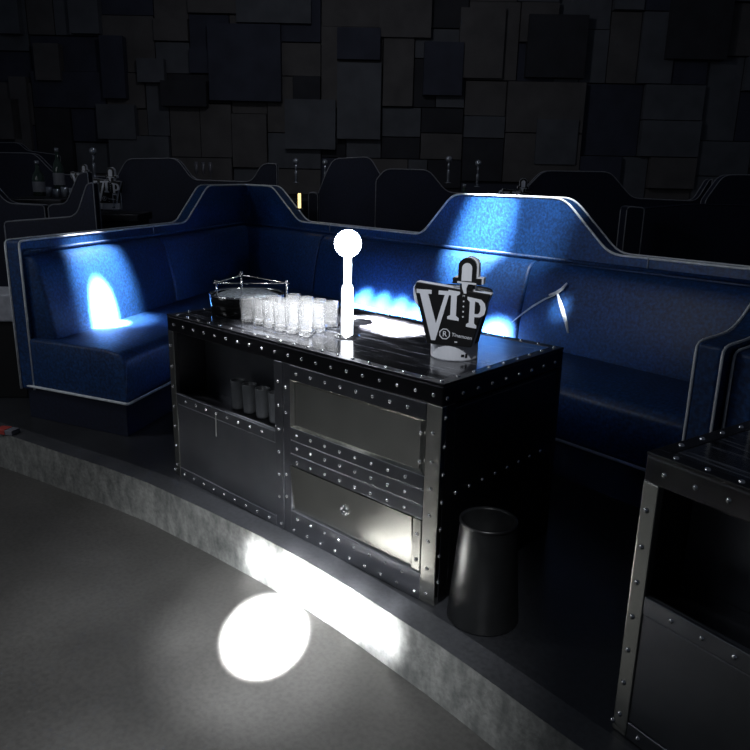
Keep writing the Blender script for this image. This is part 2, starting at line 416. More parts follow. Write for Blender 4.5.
def grid_box(name, x0, x1, y0, y1, z0, z1, m, par, bev=.003):
    bm = bmesh.new(); box(bm, x0, x1, y0, y1, z0, z1); return link(name, bm, m, par, bevel=bev)
def make_table(label, loc, rz):
    T = empty('riveted_table', label, 'table', loc, rz)
    W, D, H = TW, TD, TH; U = lambda u: W+u
    g = lambda n, a, b, z0, z1, m='metal', y=0., d=.022: grid_box(n, a, b, y, y+d, z0, z1, M[m], T)
    # carcass behind the face frame
    bm = bmesh.new()
    box(bm, .004, W-.004, D-.02, D-.004, .0, .67); box(bm, .004, .024, .02, D-.02, 0, .67); box(bm, W-.024, W-.004, .02, D-.02, 0, .67)
    box(bm, .024, W-.024, .02, D-.02, .005, .03); box(bm, U(-.78), U(-.76), .02, D-.02, .03, .67); box(bm, .024, U(-.78), .02, D-.02, .352, .37)
    link('carcass', bm, M['metal_dark'], T)
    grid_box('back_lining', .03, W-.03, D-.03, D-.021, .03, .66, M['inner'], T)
    grid_box('top_band', 0, W, 0, D, .676, .742, M['metal_dark'], T, .006)
    bm = bmesh.new(); box(bm, .038, W-.038, .036, D-.036, .740, .748); link('top_inlay', bm, M['top'], T, bevel=.002)
    bm = bmesh.new()   # raised rim round the inlay
    box(bm, 0, W, 0, .036, .741, .7495); box(bm, 0, W, D-.036, D, .741, .7495); box(bm, 0, .038, .036, D-.036, .741, .7495); box(bm, W-.038, W, .036, D-.036, .741, .7495)
    link('top_rim', bm, M['metal_dark'], T, bevel=.002)
    # posts
    g('corner_post', U(-.061), W, 0.0, .678, 'metal_light'); grid_box('corner_post', W-.02, W, .022, .07, 0, .678, M['metal_dark'], T)
    g('corner_post', 0, .042, 0, .678, 'metal_light')
    for a in (0, W-.05): grid_box('corner_post', a, a+.05, D-.024, D, 0, .678, M['metal_dark'], T)
    g('divider_post', U(-.79), U(-.742), .0, .678, 'metal'); g('divider_post', U(-.7405), U(-.700), .0, .678, 'metal', .002)
    # rails
    g('rail', U(-.700), U(-.061), .62, .676); g('rail', .042, U(-.79), .352, .398); g('rail', .042, U(-.79), 0, .046); g('rail', U(-.700), U(-.061), 0, .098)
    for a, b_ in ((.287, .333), (.335, .386), (.388, .437)): g('rail', U(-.700), U(-.061), a, b_, 'metal', .001 if a > .33 and a < .38 else 0)
    # recessed upper panel with a bevelled surround
    bm = bmesh.new()
    x0, x1, z0, z1 = U(-.700), U(-.061), .437, .62; i = .032
    o_ = [(x0, z0), (x1, z0), (x1, z1), (x0, z1)]; n_ = [(x0+.01, z0+.006), (x1-i, z0+.01), (x1-i, z1-.012), (x0+.01, z1-.012)]
    vo = [bm.verts.new((x, .001, z)) for x, z in o_]; vn = [bm.verts.new((x, .014, z)) for x, z in n_]
    vb = [bm.verts.new((x, .03, z)) for x, z in o_]
    for k in range(4):
        j = (k+1) % 4; bm.faces.new((vo[k], vo[j], vn[j], vn[k])); bm.faces.new((vb[k], vb[j], vo[j], vo[k]))
    bm.faces.new(vn); bm.faces.new(vb)
    link('recessed_panel', bm, M['metal_light'], T)
    # hinged door lower right, with its strip and lock
    bm = bmesh.new()      # slightly bowed door skin, leaning a touch forward at the top
    nx, nz = 8, 6; gv = []
    for b_ in range(nz+1):
        for a in range(nx+1):
            x = U(-.700)+(.597)*a/nx; z = .100+.184*b_/nz
            gv.append(bm.verts.new((x, 0.011-.0140*(b_/nz)-.0015*math.sin(PI*a/nx)*math.sin(PI*b_/nz), z)))
    for b_ in range(nz):
        for a in range(nx):
            k = b_*(nx+1)+a; bm.faces.new((gv[k], gv[k+1], gv[k+nx+2], gv[k+nx+1]))
    ex = bmesh.ops.extrude_face_region(bm, geom=list(bm.faces)); bmesh.ops.translate(bm, verts=[v for v in ex['geom'] if isinstance(v, bmesh.types.BMVert)], vec=(0, .014, 0))
    dr = link('cabinet_door', bm, M['metal_light'], T, smooth=False)
    g('door_strip', U(-.1015), U(-.063), .100, .284, 'metal_light', .001)
    bm = bmesh.new(); lathe(bm, [(.0, .0), (.020, .0), (.020, .006), (.016, .010), (.011, .010), (.010, .004), (.006, .004), (.005, .012), (0, .012)], 24)
    bmesh.ops.rotate(bm, verts=bm.verts, cent=(0, 0, 0), matrix=Matrix.Rotation(PI/2, 3, 'X')); bmesh.ops.translate(bm, verts=bm.verts, vec=(U(-.411), .003, .200))
    k = link('lock', bm, M['chrome'], dr, smooth=True)
    # drop door lower left with a slim handle
    dl = g('cabinet_door', .042, U(-.79), .048, .350, 'metal', .003, .02)
    bm = bmesh.new(); tube(bm, [(U(-1.165), -.006, .37), (U(-1.165), -.008, .28)], .0028, 6); link('handle', bm, M['chrome'], dl)
    # open compartment upper left: shelf board
    grid_box('shelf', .042, U(-.79), .024, .17, .371, .382, M['metal_dark'], T)
    grid_box('inner_panel', .026, U(-.782), .170, .180, .372, .668, M['metal'], T)
    # side panels
    grid_box('side_panel', W-.016, W-.001, .07, D-.05, .05, .66, M['metal_dark'], T); grid_box('side_panel', .001, .016, .024, D-.05, .05, .66, M['metal_dark'], T)
    # rivets: nearest 100 as parts, the rest one part
    rot = {'f': Matrix.Rotation(PI/2, 4, 'X'), 'r': Matrix.Rotation(PI/2, 4, 'Y'), 'l': Matrix.Rotation(-PI/2, 4, 'Y'), 't': Matrix()}
    Mw = Matrix.Translation(loc) @ Matrix.Rotation(rz, 4, 'Z')
    def px(s):
        p = Mw @ Vector(s[:3]) - EYE; d = p.dot(fw); x = 375+F*p.dot(rt)/d; y = 375-F*p.dot(up)/d
        seen = -10 < x < 760 and -10 < y < 760 and s[3] in 'ftr' and not (s[3] == 'r' and rz < -.1) and not (s[3] == 'f' and s[2] > 1)
        return (not seen, d)
    L = sorted(rivet_spots(), key=px); rest = bmesh.new()
    for q, (x, y, z, f) in enumerate(L):
        mt = Matrix.Translation((x, y, z-(.0 if f != 't' else .0005))) @ rot[f]
        if q < 100:
            o = bpy.data.objects.new('rivet', RIV); COL.objects.link(o); o.parent = T; o.matrix_local = mt
        else:
            n0 = len(rest.verts); tmp = bmesh.new(); tmp.from_mesh(RIV); tmp.transform(mt); me = bpy.data.meshes.new('t'); tmp.to_mesh(me); tmp.free(); rest.from_mesh(me); bpy.data.meshes.remove(me)
    o = link('rivets', rest, M['chrome'], T, smooth=True); o['kind'] = 'stuff'
    return T
T1 = make_table('big black riveted metal table holding the glowing lamp, glasses and VIP ice bucket', (-1.2355-TW, 1.6425, 0), 0)
T2 = make_table('riveted metal table cut off by the right edge, bare streaked black top', (-.580, 1.545, 0), -.23)
# ------------------------------------------------------------------ table-top things
ZT = .7485
def make_tumbler(loc, label, group, h=.105, r=.031):
    bm = bmesh.new(); lathe(bm, [(0, 0), (r*.80, 0), (r*.90, .006), (r*.84, h*.3), (r*.96, h*.6), (r, h), (r-.0022, h), (r*.84, h*.5), (r*.80, .016), (0, .014)], 12)
    o = link('glass_tumbler', bm, M['glass'], loc=loc); return tag(o, label, 'glass', group)
g0 = None
rows = [(0.155, [-2.37, -2.30, -2.23, -2.16, -2.09, -2.02]), (.245, [-2.325, -2.25, -2.18, -2.11, -2.045]), (.335, [-2.30, -2.22, -2.145, -2.07])]
for j, (dy, xs) in enumerate(rows):
    for i, x in enumerate(xs):
        loc = (x+R_.uniform(-.004, .004), 1.6425+dy+R_.uniform(-.006, .006), ZT)
        lab = ['clear glass tumbler in the front row of the cluster beside the lamp', 'clear glass tumbler in the middle row of the cluster beside the lamp', 'clear glass tumbler in the back row of the cluster beside the lamp'][j]
        grp = ['front row of tumblers', 'middle row of tumblers', 'back row of tumblers'][j]
        if g0 is None: g0 = make_tumbler(loc, lab, grp)
        else: c = g0.copy(); COL.objects.link(c); c.location = loc; c['label'] = lab; c['group'] = grp; c.rotation_euler = (0, 0, R_.uniform(0, 6))
# glasses in the open compartment
nich = None
for i, u in enumerate((-1.165, -1.085, -1.0, -.915)):
    loc = (-1.2355+u+.012, 1.6425+.10, .3825)
    if nich is None:
        bm = bmesh.new(); lathe(bm, [(0, 0), (.024, 0), (.027, .01), (.031, .12), (.029, .125), (.026, .12), (.022, .012), (0, .01)], 20)
        nich = tag(link('tumbler', bm, simple('frosted_glass', (.09, .095, .10), .3), smooth=True, loc=loc), 'dim tumbler standing in the open compartment of the riveted table', 'glass', 'tumblers inside the table')
    else: c = nich.copy(); COL.objects.link(c); c.location = loc
# lamp
def make_lamp(loc, lit, label, group=None):
    L = empty('table_lamp', label, 'lamp', loc, 0, group)
    ms, mg = (M['glow_stem'], M['glow']) if lit else (M['dimglobe'], M['dimglobe'])
    bm = bmesh.new(); lathe(bm, [(0, 0), (.05, 0), (.05, .006), (.03, .012), (0, .012)], 32); link('base', bm, M['chrome'] if lit else M['dimglobe'], L, smooth=True)
    bm = bmesh.new(); lathe(bm, [(0, .012), (.022, .012), (.0225, .17), (.019, .195), (0, .195)], 20); link('stem', bm, ms, L, smooth=True)
    bm = bmesh.new(); lathe(bm, [(0, .195), (.0145, .195), (.0145, .305), (0, .305)], 20); link('neck', bm, ms, L, smooth=True)
    bm = bmesh.new(); r = .05; lathe(bm, [(0, .300)] + [(r*math.sin(a), .350-r*math.cos(a)) for a in [PI*k/14 for k in range(1, 14)]] + [(0, .400)], 32); link('globe', bm, mg, L, smooth=True)
    return L
lp = atz(347, 336, .75); LAMP = make_lamp((lp.x, lp.y, ZT), True, 'glowing white globe lamp on a pale stem standing on the big riveted table')
LAMPD = make_lamp((0, 0, -50), False, 'x')
# tray with triangular rail
tc = Vector((-2.548, 1.925, ZT+.0012))
TR = empty('round_tray', 'round black tray box with a triangular chrome rail at the left end of the table', 'tray', tc)
bm = bmesh.new(); lathe(bm, [(0, 0), (.150, 0), (.158, .006), (.163, .082), (.160, .086), (.156, .080), (.152, .066), (0, .066)], 48); link('bowl', bm, simple('glossy_black', (.012, .012, .012), .12), TR, smooth=True)
bm = bmesh.new(); lathe(bm, [(.160, .080), (.166, .084), (.160, .089), (.154, .084), (.160, .080)], 48); link('rim', bm, M['chrome'], TR, smooth=True)
bm = bmesh.new(); lathe(bm, [(0, .100), (.09, .095), (.148, .074), (.148, .068), (0, .068)], 40); link('ice_mound', bm, simple('white_mesh', (.50, .55, .60), .6, scale=90, var=.5), TR, smooth=True)
PT = []
for px_, py_ in ((217, 298), (242, 297), (287, 298)):
    q = atz(px_, py_, ZT+.08); PT.append(q-tc)
# equilateral-ish triangle of posts on the rim
ang = [math.radians(a) for a in (218, 105, 350)]
PT = [Vector((p.x, p.y, .07)) for p in PT]; print('PT', PT)
for p in PT:
    ph = .182 if p is PT[1] else .148
    bm = bmesh.new(); tube(bm, [p, (p.x, p.y, ph)], .0042, 8); lathe(bm, [(0, 0), (.007, 0), (.007, .006), (0, .008)], 10, (p.x, p.y, ph)); link('post', bm, M['chrome'], TR, smooth=True)
for i in range(3):
    a, b_ = PT[i], PT[(i+1) % 3]; d = (b_-a).normalized()*.012
    bm = bmesh.new(); tube(bm, [(a.x-d.x, a.y-d.y, .176 if i == 1 else .142), (b_.x+d.x, b_.y+d.y, .176 if i == 0 else .142)], .0026, 6); link('rail', bm, M['chrome'], TR, smooth=True)
# VIP ice bucket : local frame, sign plate faces -Y
def curve_tf(rfun, zo=0, bend=1.0):
    def tf(p):                      # p.x across, p.y up, p.z proud of the face
        r = rfun(p.y)+p.z; a = p.x/.19
        return Vector((.19*math.sin(a)*1.0, -(math.cos(a)*.19-.19) - r*1.0, p.y))
    return tf
def strokes(bm, polys, tf, z0, z1):
    for poly in polys:
        # subdivide long edges so letters follow the curve
        prism(bm, poly, z0, z1, tf)
def text_mesh(s, size, x, y, tf, m, name, parent, rot=0, z=.0015, depth=.001):
    cu = bpy.data.curves.new('t', 'FONT'); cu.body = s; cu.size = size; cu.align_x = 'CENTER'; cu.extrude = depth
    o = bpy.data.objects.new('t', cu); COL.objects.link(o); dg = bpy.context.evaluated_depsgraph_get(); dg.update()
    me = bpy.data.meshes.new_from_object(o.evaluated_get(dg)); bpy.data.objects.remove(o); bm = bmesh.new(); bm.from_mesh(me); bpy.data.meshes.remove(me)
    for v in bm.verts:
        p = Matrix.Rotation(rot, 3, 'Z') @ v.co; v.co = tf(Vector((p.x+x, p.y+y, p.z+z)))
    return link(name, bm, m, parent)
def make_bucket(loc, rz, label):
    B = empty('ice_bucket', label, 'ice bucket', loc, rz)
    # cup: flared oval body
    prof = [(0, .0), (.074, .0), (.0755, .004), (.0755, .046)]
    bm = bmesh.new(); lathe(bm, prof + [(.0755, .048), (0, .048)], 40, (0, -.020, 0)); link('base_band', bm, M['white'], B, smooth=False, bevel=.001)
    bm = bmesh.new(); lathe(bm, [(0, .048), (.073, .048), (.080, .08), (.094, .15), (.108, .212), (.105, .216), (.100, .212), (.086, .15), (.07, .06), (0, .055)], 40, sx=1.0, sy=.86)
    link('cup', bm, M['black'], B, smooth=True)
    # pale edge-lit walls left and right of the sign
    tfS = curve_tf(lambda z: .004)
    PL = [(-.070, .050), (.070, .050), (.078, .08), (.092, .14), (.116, .205), (.120, .217), (.0, .229), (-.112, .240), (-.118, .225), (-.094, .14), (-.078, .08)]
    def slab(poly, y0, y1, name, m, bev=.002, z=None):
        bm = bmesh.new()
        a = [bm.verts.new((x, y0, z_)) for x, z_ in poly]; b_ = [bm.verts.new((x, y1, z_)) for x, z_ in poly]; n = len(poly)
        bm.faces.new(a[::-1]); bm.faces.new(b_)
        for i in range(n): bm.faces.new((a[i], a[(i+1) % n], b_[(i+1) % n], b_[i]))
        return link(name, bm, m, B, bevel=bev)
    slab(PL, -.098, -.084, 'sign_plate', M['black'], .002)
    slab([(x*1.015, z+.001) for x, z in PL], -.0838, -.052, 'sign_edge', M['white'], .002)
    # handle ears
    for sx in (-1,):
        bm = bmesh.new(); pts = [(sx*.100, -.06, .225), (sx*.128, -.045, .222), (sx*.134, -.03, .20), (sx*.128, -.03, .17), (sx*.100, -.05, .15)]
        if sx > 0: pts = [(sx*.104, -.06, .21), (sx*.122, -.045, .205), (sx*.126, -.03, .175), (sx*.116, -.03, .145), (sx*.095, -.05, .12)]
        tube(bm, rounded(pts, .02, 4), .0075, 10); link('handle', bm, M['white'], B, smooth=True)
    # microphone head cut-out above the I
    cx = .046; top = .222
    def mic(k, g=0):
        w = .0275+g; P = [(-.020-g*.5, -.004), (-.020-g*.5, .022-g), (-.044-g, .022-g), (-.044-g, .040+g), (-w, .040+g), (-w, .062)]
        P += [(-w*math.cos(a), .075+w*.95*math.sin(a)) for a in [PI*i/12 for i in range(0, 13)]]
        P += [(w, .062), (w, .040+g), (.044+g, .040+g), (.044+g, .022-g), (.020+g*.5, .022-g), (.020+g*.5, -.004)]
        return [(x+cx, z+top) for x, z in P]
    slab(mic(0), -.097, -.085, 'microphone_plate', M['black'], .0015)
    slab([(x+.004, z+.001) for x, z in mic(0, .001)], -.0848, -.052, 'microphone_edge', M['white'], .002)
    face = lambda poly, name='letter', y0=-.1005, y1=-.0975: slab(poly, y0, y1, name, M['white'], 0)
    face([(cx-.0155, top+.032)] + [(cx-.0155*math.cos(a), top+.070+.016*math.sin(a)) for a in [PI*i/8 for i in range(9)]] + [(cx+.0155, top+.032)], 'microphone_grille')
    face([(cx-.028, top+.025), (cx-.028, top+.030), (cx+.030, top+.027), (cx+.030, top+.022), (cx+.006, top+.023), (cx+.001, top+.010), (cx+.002, top-.006), (cx-.006, top-.006), (cx-.012, top+.010), (cx-.014, top+.024)], 'microphone_grille')
    # letters
    def q(pts, dx, dz, tilt=-.10): return [(x+dx, z+dz+(x+dx)*tilt) for x, z in pts]
    V = [(-.004, .0), (.008, .0), (.042, .118), (.052, .118), (.052, .128), (.012, .128), (.012, .118), (.030, .118), (.008, .044), (-.018, .118), (-.008, .118), (-.008, .128), (-.052, .128), (-.052, .118), (-.042, .118)]
    face([(x*1.10-.052, .2195-(.128-z)*1.22) for x, z in V], 'letter')
    I = [(-.018, 0), (.018, 0), (.018, .008), (.009, .014), (.009, .076), (.018, .082), (.018, .090), (-.018, .090), (-.018, .082), (-.009, .076), (-.009, .014), (-.018, .008)]
    face(q(I, .010, .133), 'letter')
    P1 = [(-.020, 0), (.012, 0), (.012, .008), (.004, .014), (.004, .034), (.020, .036), (.034, .046), (.038, .064), (.034, .080), (.022, .090), (-.020, .092), (-.020, .084), (-.012, .078), (-.012, .014), (-.020, .008)]
    hole = [(.004, .044), (.016, .046), (.021, .056), (.021, .070), (.015, .080), (.004, .082)]
    face(q(P1, .072, .120), 'letter')
    slab(q(hole, .072, .120), -.1012, -.0995, 'letter_counter', M['black'], 0)
    # badge and small writing
    tf = lambda p: Vector((p.x, -.0985-p.z, p.y))
    bm = bmesh.new(); ring = [(.018*math.cos(a), .018*math.sin(a)) for a in [PI/8+PI/4*i for i in range(8)]]
    for i in range(8):
        a, b_ = ring[i], ring[(i+1) % 8]; s = .84; prism(bm, [(a[0]-.014, a[1]+.086), (b_[0]-.014, b_[1]+.086), (b_[0]*s-.014, b_[1]*s+.086), (a[0]*s-.014, a[1]*s+.086)], 0, .001, tf)
    link('badge', bm, M['white'], B)
    text_mesh('R', .024, -.014, .078, tf, M['white'], 'badge_letter', B, z=.0005)
    text_mesh('Tinemoon', .0155, .040, .078, tf, M['white'], 'small_writing', B, rot=-.10, z=.0005)
    for i, ch in enumerate('M'): text_mesh(ch, .009, .040, .205-i*.013, tf, M['white'], 'small_writing', B, z=.0005)
    for i in range(1, 5):
        bm = bmesh.new(); z = .208-i*.016; prism(bm, [(.0405+.0026*math.cos(a), z+.0026*math.sin(a)) for a in [PI/4*k for k in range(8)]], 0, .001, tf); link('dot', bm, M['white'], B)
    bm = bmesh.new(); prism(bm, [(.018, .062), (.027, .062), (.027, .065), (.018, .065)], 0, .001, tf); link('small_writing', bm, M['white'], B)
    # print on the band
    bm = bmesh.new()
    for a0, a1, z0, z1 in ((-1.04, -.90, .014, .022), (-.86, -.76, .011, .024)):
        v = [bm.verts.new((.0765*math.cos(a), .0765*math.sin(a)-.02, z)) for a, z in ((a0, z0), (a1, z0), (a1, z1), (a0, z1))]; w = [bm.verts.new((.0745*math.cos(a), .0745*math.sin(a)-.02, z)) for a, z in ((a0, z0), (a1, z0), (a1, z1), (a0, z1))]
        bm.faces.new(v); bm.faces.new(w[::-1])
        for i in range(4): bm.faces.new((v[i], v[(i+1) % 4], w[(i+1) % 4], w[i]))
    link('band_print', bm, M['black'], B)
    return B
bp = atz(448, 352, .75)
BUCK = make_bucket((bp.x+.036, bp.y-.005, ZT), .40, 'black and white VIP ice bucket with microphone cut-out, on the big riveted table')
BUCK.scale = (1.07, 1.07, 1.07)
# ------------------------------------------------------------------ bin
bc = Vector((-1.095, 1.715, 0))
BN = empty('waste_bin', 'round black waste bin standing against the right side of the big riveted table', 'bin', bc)
bm = bmesh.new(); lathe(bm, [(0, 0), (.110, 0), (.113, .006), (.086, .330), (.0865, .336), (.083, .336), (.081, .328), (.103, .02), (0, .015)], 48); link('body', bm, M['bin'], BN, smooth=True)
bm = bmesh.new(); lathe(bm, [(.0855, .324), (.089, .326), (.089, .337), (.0835, .338), (.0835, .324)], 48); link('rim', bm, M['black'], BN, smooth=True)
# small packet at the platform edge, far left
pk = atz(4, 432, .02)
PK = empty('cigarette_packet', 'crumpled red and pale packet lying on the platform edge at the far left', 'packet', (pk.x-.02, pk.y+.03, .0), .5)
bm = bmesh.new(); box(bm, -.06, .0, -.03, .03, 0, .028); link('packet_body', bm, M['red'], PK, bevel=.003)
bm = bmesh.new(); box(bm, .0, .045, -.03, .03, 0, .026); link('packet_lid', bm, simple('crumpled_foil', (.18, .18, .21), .4), PK, bevel=.003)
# ------------------------------------------------------------------ rear booths
def rear_sofa(px, d, label, t=.10, seat=True, floor=TIER, side=1, m='leather_far', pm='piping_far', end=(True, True), cat='sofa'):
    """px: (x, y) of the shaped top line at frontal depth d"""
    W = [atd(x, y, d) for x, y in px]; c = W[len(W)//2]
    o = empty('rear_booth_sofa', label, cat, (c.x, c.y, floor), 0)
    path = [(W[0].x-c.x, W[0].y-c.y), (W[-1].x-c.x, W[-1].y-c.y)]
    Ltot = (Vector(path[1])-Vector(path[0])).length; dirv = (Vector(path[1])-Vector(path[0])).normalized()
    hs = [((Vector((w.x-c.x, w.y-c.y))-Vector(path[0])).dot(dirv), w.z-floor) for w in W]
    pth = path
    backrest('back_panel', pth, hs, t, 0, o, M[m], M[pm], .005, cap=end)
    if seat:
        bm = bmesh.new(); sweep(bm, [tuple(Vector(path[0])+dirv*.02), tuple(Vector(path[1])-dirv*.02)], [(-.02, 0), (-.6, 0), (-.62, .38), (-.58, .44), (-.02, .45)]); link('seat_cushion', bm, M[m], o, bevel=.02)
    return o
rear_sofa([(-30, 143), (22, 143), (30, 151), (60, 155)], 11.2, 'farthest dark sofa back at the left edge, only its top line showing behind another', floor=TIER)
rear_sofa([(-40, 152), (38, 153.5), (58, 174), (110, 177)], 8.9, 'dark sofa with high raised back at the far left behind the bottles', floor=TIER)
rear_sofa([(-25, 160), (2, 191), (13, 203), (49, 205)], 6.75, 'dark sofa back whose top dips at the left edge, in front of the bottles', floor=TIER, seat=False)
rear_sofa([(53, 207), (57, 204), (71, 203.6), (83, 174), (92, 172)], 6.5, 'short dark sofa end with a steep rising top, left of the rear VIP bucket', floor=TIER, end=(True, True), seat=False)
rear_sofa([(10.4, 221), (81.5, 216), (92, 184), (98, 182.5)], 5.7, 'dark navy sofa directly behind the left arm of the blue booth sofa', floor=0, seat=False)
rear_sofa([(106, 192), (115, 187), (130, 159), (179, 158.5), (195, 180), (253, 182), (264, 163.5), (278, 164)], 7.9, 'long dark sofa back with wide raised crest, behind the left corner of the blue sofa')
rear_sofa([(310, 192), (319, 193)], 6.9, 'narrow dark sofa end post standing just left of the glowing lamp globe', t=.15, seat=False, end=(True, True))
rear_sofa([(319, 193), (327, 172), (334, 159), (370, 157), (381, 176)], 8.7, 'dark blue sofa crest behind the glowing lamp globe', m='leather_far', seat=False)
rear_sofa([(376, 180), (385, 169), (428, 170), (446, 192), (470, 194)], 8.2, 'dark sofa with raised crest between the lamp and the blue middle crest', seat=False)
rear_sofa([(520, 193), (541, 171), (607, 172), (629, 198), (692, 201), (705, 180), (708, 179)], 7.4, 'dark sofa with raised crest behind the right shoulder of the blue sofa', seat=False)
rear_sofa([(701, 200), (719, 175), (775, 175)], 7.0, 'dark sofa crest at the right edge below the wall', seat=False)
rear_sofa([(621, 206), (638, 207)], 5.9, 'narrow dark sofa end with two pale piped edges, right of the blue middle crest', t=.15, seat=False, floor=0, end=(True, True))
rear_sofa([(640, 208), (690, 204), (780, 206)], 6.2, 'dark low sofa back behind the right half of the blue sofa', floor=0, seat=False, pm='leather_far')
# rear tables (simple riveted boxes with a slab top)
def rear_table(px, py, d, w, label, group=None, h=.72, floor=TIER):
    c = atd(px, py, d); o = empty('rear_table', label, 'table', (c.x, c.y, floor), -YAW*-1)
    bm = bmesh.new(); box(bm, -w/2, w/2, -.3, .3, h-.07, h); link('tabletop', bm, M['metal_dark'], o, bevel=.006)
    bm = bmesh.new(); box(bm, -w/2+.03, w/2-.03, -.27, .27, 0, h-.07); link('cabinet', bm, M['metal_dark'], o, bevel=.004)
    return Vector((c.x, c.y, floor+h))
def top_pt(px, d, floor=TIER, h=.72):
    p = atd(px, 200, d); return (p.x, p.y, floor+h)
rear_table(52, 190, 7.7, 1.3, 'dark table at the far left carrying bottles and glasses', h=.825)
rear_table(112, 200, 7.0, .6, 'dark table carrying the rear VIP bucket')
rear_table(310, 190, 9.6, 1.2, 'dark table carrying two unlit globe lamps left of the glowing globe', h=.8)
rear_table(462, 190, 9.4, 1.0, 'dark table carrying unlit globe lamps behind the middle crest', h=.75)
rear_table(205, 190, 9.4, .8, 'dark table with tall flutes behind the left corner crest', h=.85)
rear_table(500, 200, 6.9, 1.2, 'dark table whose bucket shows just above the blue middle crest', h=.75)
def sc_lamp(px, ytop, ybot, d, lab):
    a = atd(px, ybot, d); h = (ybot-ytop)/F*d; dup(LAMPD, (a.x, a.y, a.z), 0, lab, None, h/.382)
sc_lamp(95, 151, 178, 7.6, 'unlit globe lamp above the rear VIP bucket at the left')
sc_lamp(296, 161, 183, 9.6, 'unlit globe lamp just right of the far left corner crest')
sc_lamp(325, 162, 183, 9.6, 'unlit globe lamp standing left above the glowing lamp')
sc_lamp(448, 159, 183, 9.4, 'unlit globe lamp at the left of the blue middle crest')
sc_lamp(477, 163, 187, 9.3, 'unlit globe lamp above the left part of the blue middle crest')

for c in list(LAMPD.children): bpy.data.objects.remove(c)
bpy.data.objects.remove(LAMPD)
def make_bottle(px, ytop, ybot, d, label, rr=.16, group=None):
    a = atd(px, ybot, d); h = (ybot-ytop)/F*d; r = h*rr; o = empty('bottle', label, 'bottle', a, 0, group)
    bm = bmesh.new(); lathe(bm, [(0, 0), (r, 0), (r, h*.5), (r*.8, h*.62), (r*.34, h*.74), (r*.3, h*.93), (0, h*.93)], 16); link('body', bm, M['bottle'], o, smooth=True)
    bm = bmesh.new(); lathe(bm, [(r*.3, h*.90), (r*.4, h*.9), (r*.4, h), (0, h)], 12); link('cap', bm, M['dimglobe'], o, smooth=True)
    bm = bmesh.new(); lathe(bm, [(r*1.02, h*.12), (r*1.03, h*.13), (r*1.03, h*.40), (r*1.02, h*.41)], 16); link('bottle_label', bm, M['piping_far'], o, smooth=True)
make_bottle(40, 163, 196, 7.3, 'tall dark bottle in front on the far left table', .17)
make_bottle(60, 151, 190, 7.9, 'dark bottle with a glinting neck on the far left table, right of the tall one', .13)
make_bottle(463, 186, 216, 6.9, 'small bottle peeking above the left end of the blue middle crest', .16)
g1 = None
for i, (x, y) in enumerate([(49, 197), (57, 199), (65, 197), (73, 198)]):
    a = atd(x, y, 7.55)
    if g1 is None:
        bm = bmesh.new(); lathe(bm, [(0, 0), (.03, 0), (.036, .1), (.032, .1), (.026, .01), (0, .01)], 12); g1 = link('glass_tumbler', bm, M['dimglobe'], smooth=True, loc=a); tag(g1, 'small glinting tumbler in the row on the far left table', 'glass', 'tumblers on the far left table')
    else: c = g1.copy(); COL.objects.link(c); c.location = a
g2 = None
for i, x in enumerate((197, 204, 211)):
    a = atd(x, 183, 9.2)
    if g2 is None:
        bm = bmesh.new(); lathe(bm, [(0, 0), (.03, 0), (.005, .008), (.004, .09), (.022, .13), (.024, .25), (.022, .25), (.018, .135), (0, .10)], 12); g2 = link('champagne_flute', bm, simple('dim_glass', (.12, .12, .14), .2, .3), smooth=True, loc=a); tag(g2, 'faint tall flute on the table behind the left corner crest', 'glass', 'flutes behind the left corner crest')
    else: c = g2.copy(); COL.objects.link(c); c.location = a
# rear buckets
a = atd(111.5, 209, 6.85); rb = dup(BUCK, a, -YAW, 'dim VIP ice bucket on the rear table at the far left', None, 1.15)
a = atd(85, 193, 7.4); dup(BUCK, (a.x, a.y, a.z), -YAW, 'dim ice bucket whose arched microphone head shows left of the rear VIP bucket', None, .85)
a = atd(513, 219, 5.2); dup(BUCK, (a.x, a.y, a.z), -YAW, 'ice bucket showing only its bright arched top above the blue middle crest', None, .86)
# rack of glasses under the rear VIP bucket
a = atd(118, 210, 6.3); RK = empty('glass_rack', 'wire rack of small glasses beside the rear VIP bucket at the far left', 'rack', a, YAW)
bm = bmesh.new()
for z in (.0, .07, .14): tube(bm, [(-.13, 0, z), (.13, 0, z)], .003, 5)
for x in (-.13, 0, .13): tube(bm, [(x, 0, 0), (x, 0, .14)], .003, 5)
link('wire_frame', bm, M['dimglobe'], RK)
# amber lit sign
a = atd(299.5, 208, 6.0); AS = empty('menu_light', 'small tilted warm amber light just left of the glowing lamp', 'light', a, YAW)
bm = bmesh.new(); box(bm, -.022, .022, -.012, .012, 0, .115); bmesh.ops.rotate(bm, verts=bm.verts, cent=(0, 0, 0), matrix=Matrix.Rotation(.22, 3, 'Y')); link('lit_panel', bm, M['amber'], AS, bevel=.003)
bm = bmesh.new(); box(bm, -.04, .04, -.03, .03, -.012, 0); link('foot', bm, M['black'], AS)
# pale cabinet behind the left sofa end
a = atd(-22, 317, 4.3); GC = empty('side_cabinet', 'pale grey cabinet edge at the far left behind the sofa arm', 'cabinet', (a.x, a.y, 0), YAW)
bm = bmesh.new(); box(bm, -.16, .155, 0, .3, a.z, a.z+.165); link('drawer', bm, M['grey_panel'], GC, bevel=.012)
bm = bmesh.new(); box(bm, -.16, .14, .02, .3, 0, a.z); link('body', bm, M['inner'], GC, bevel=.005)
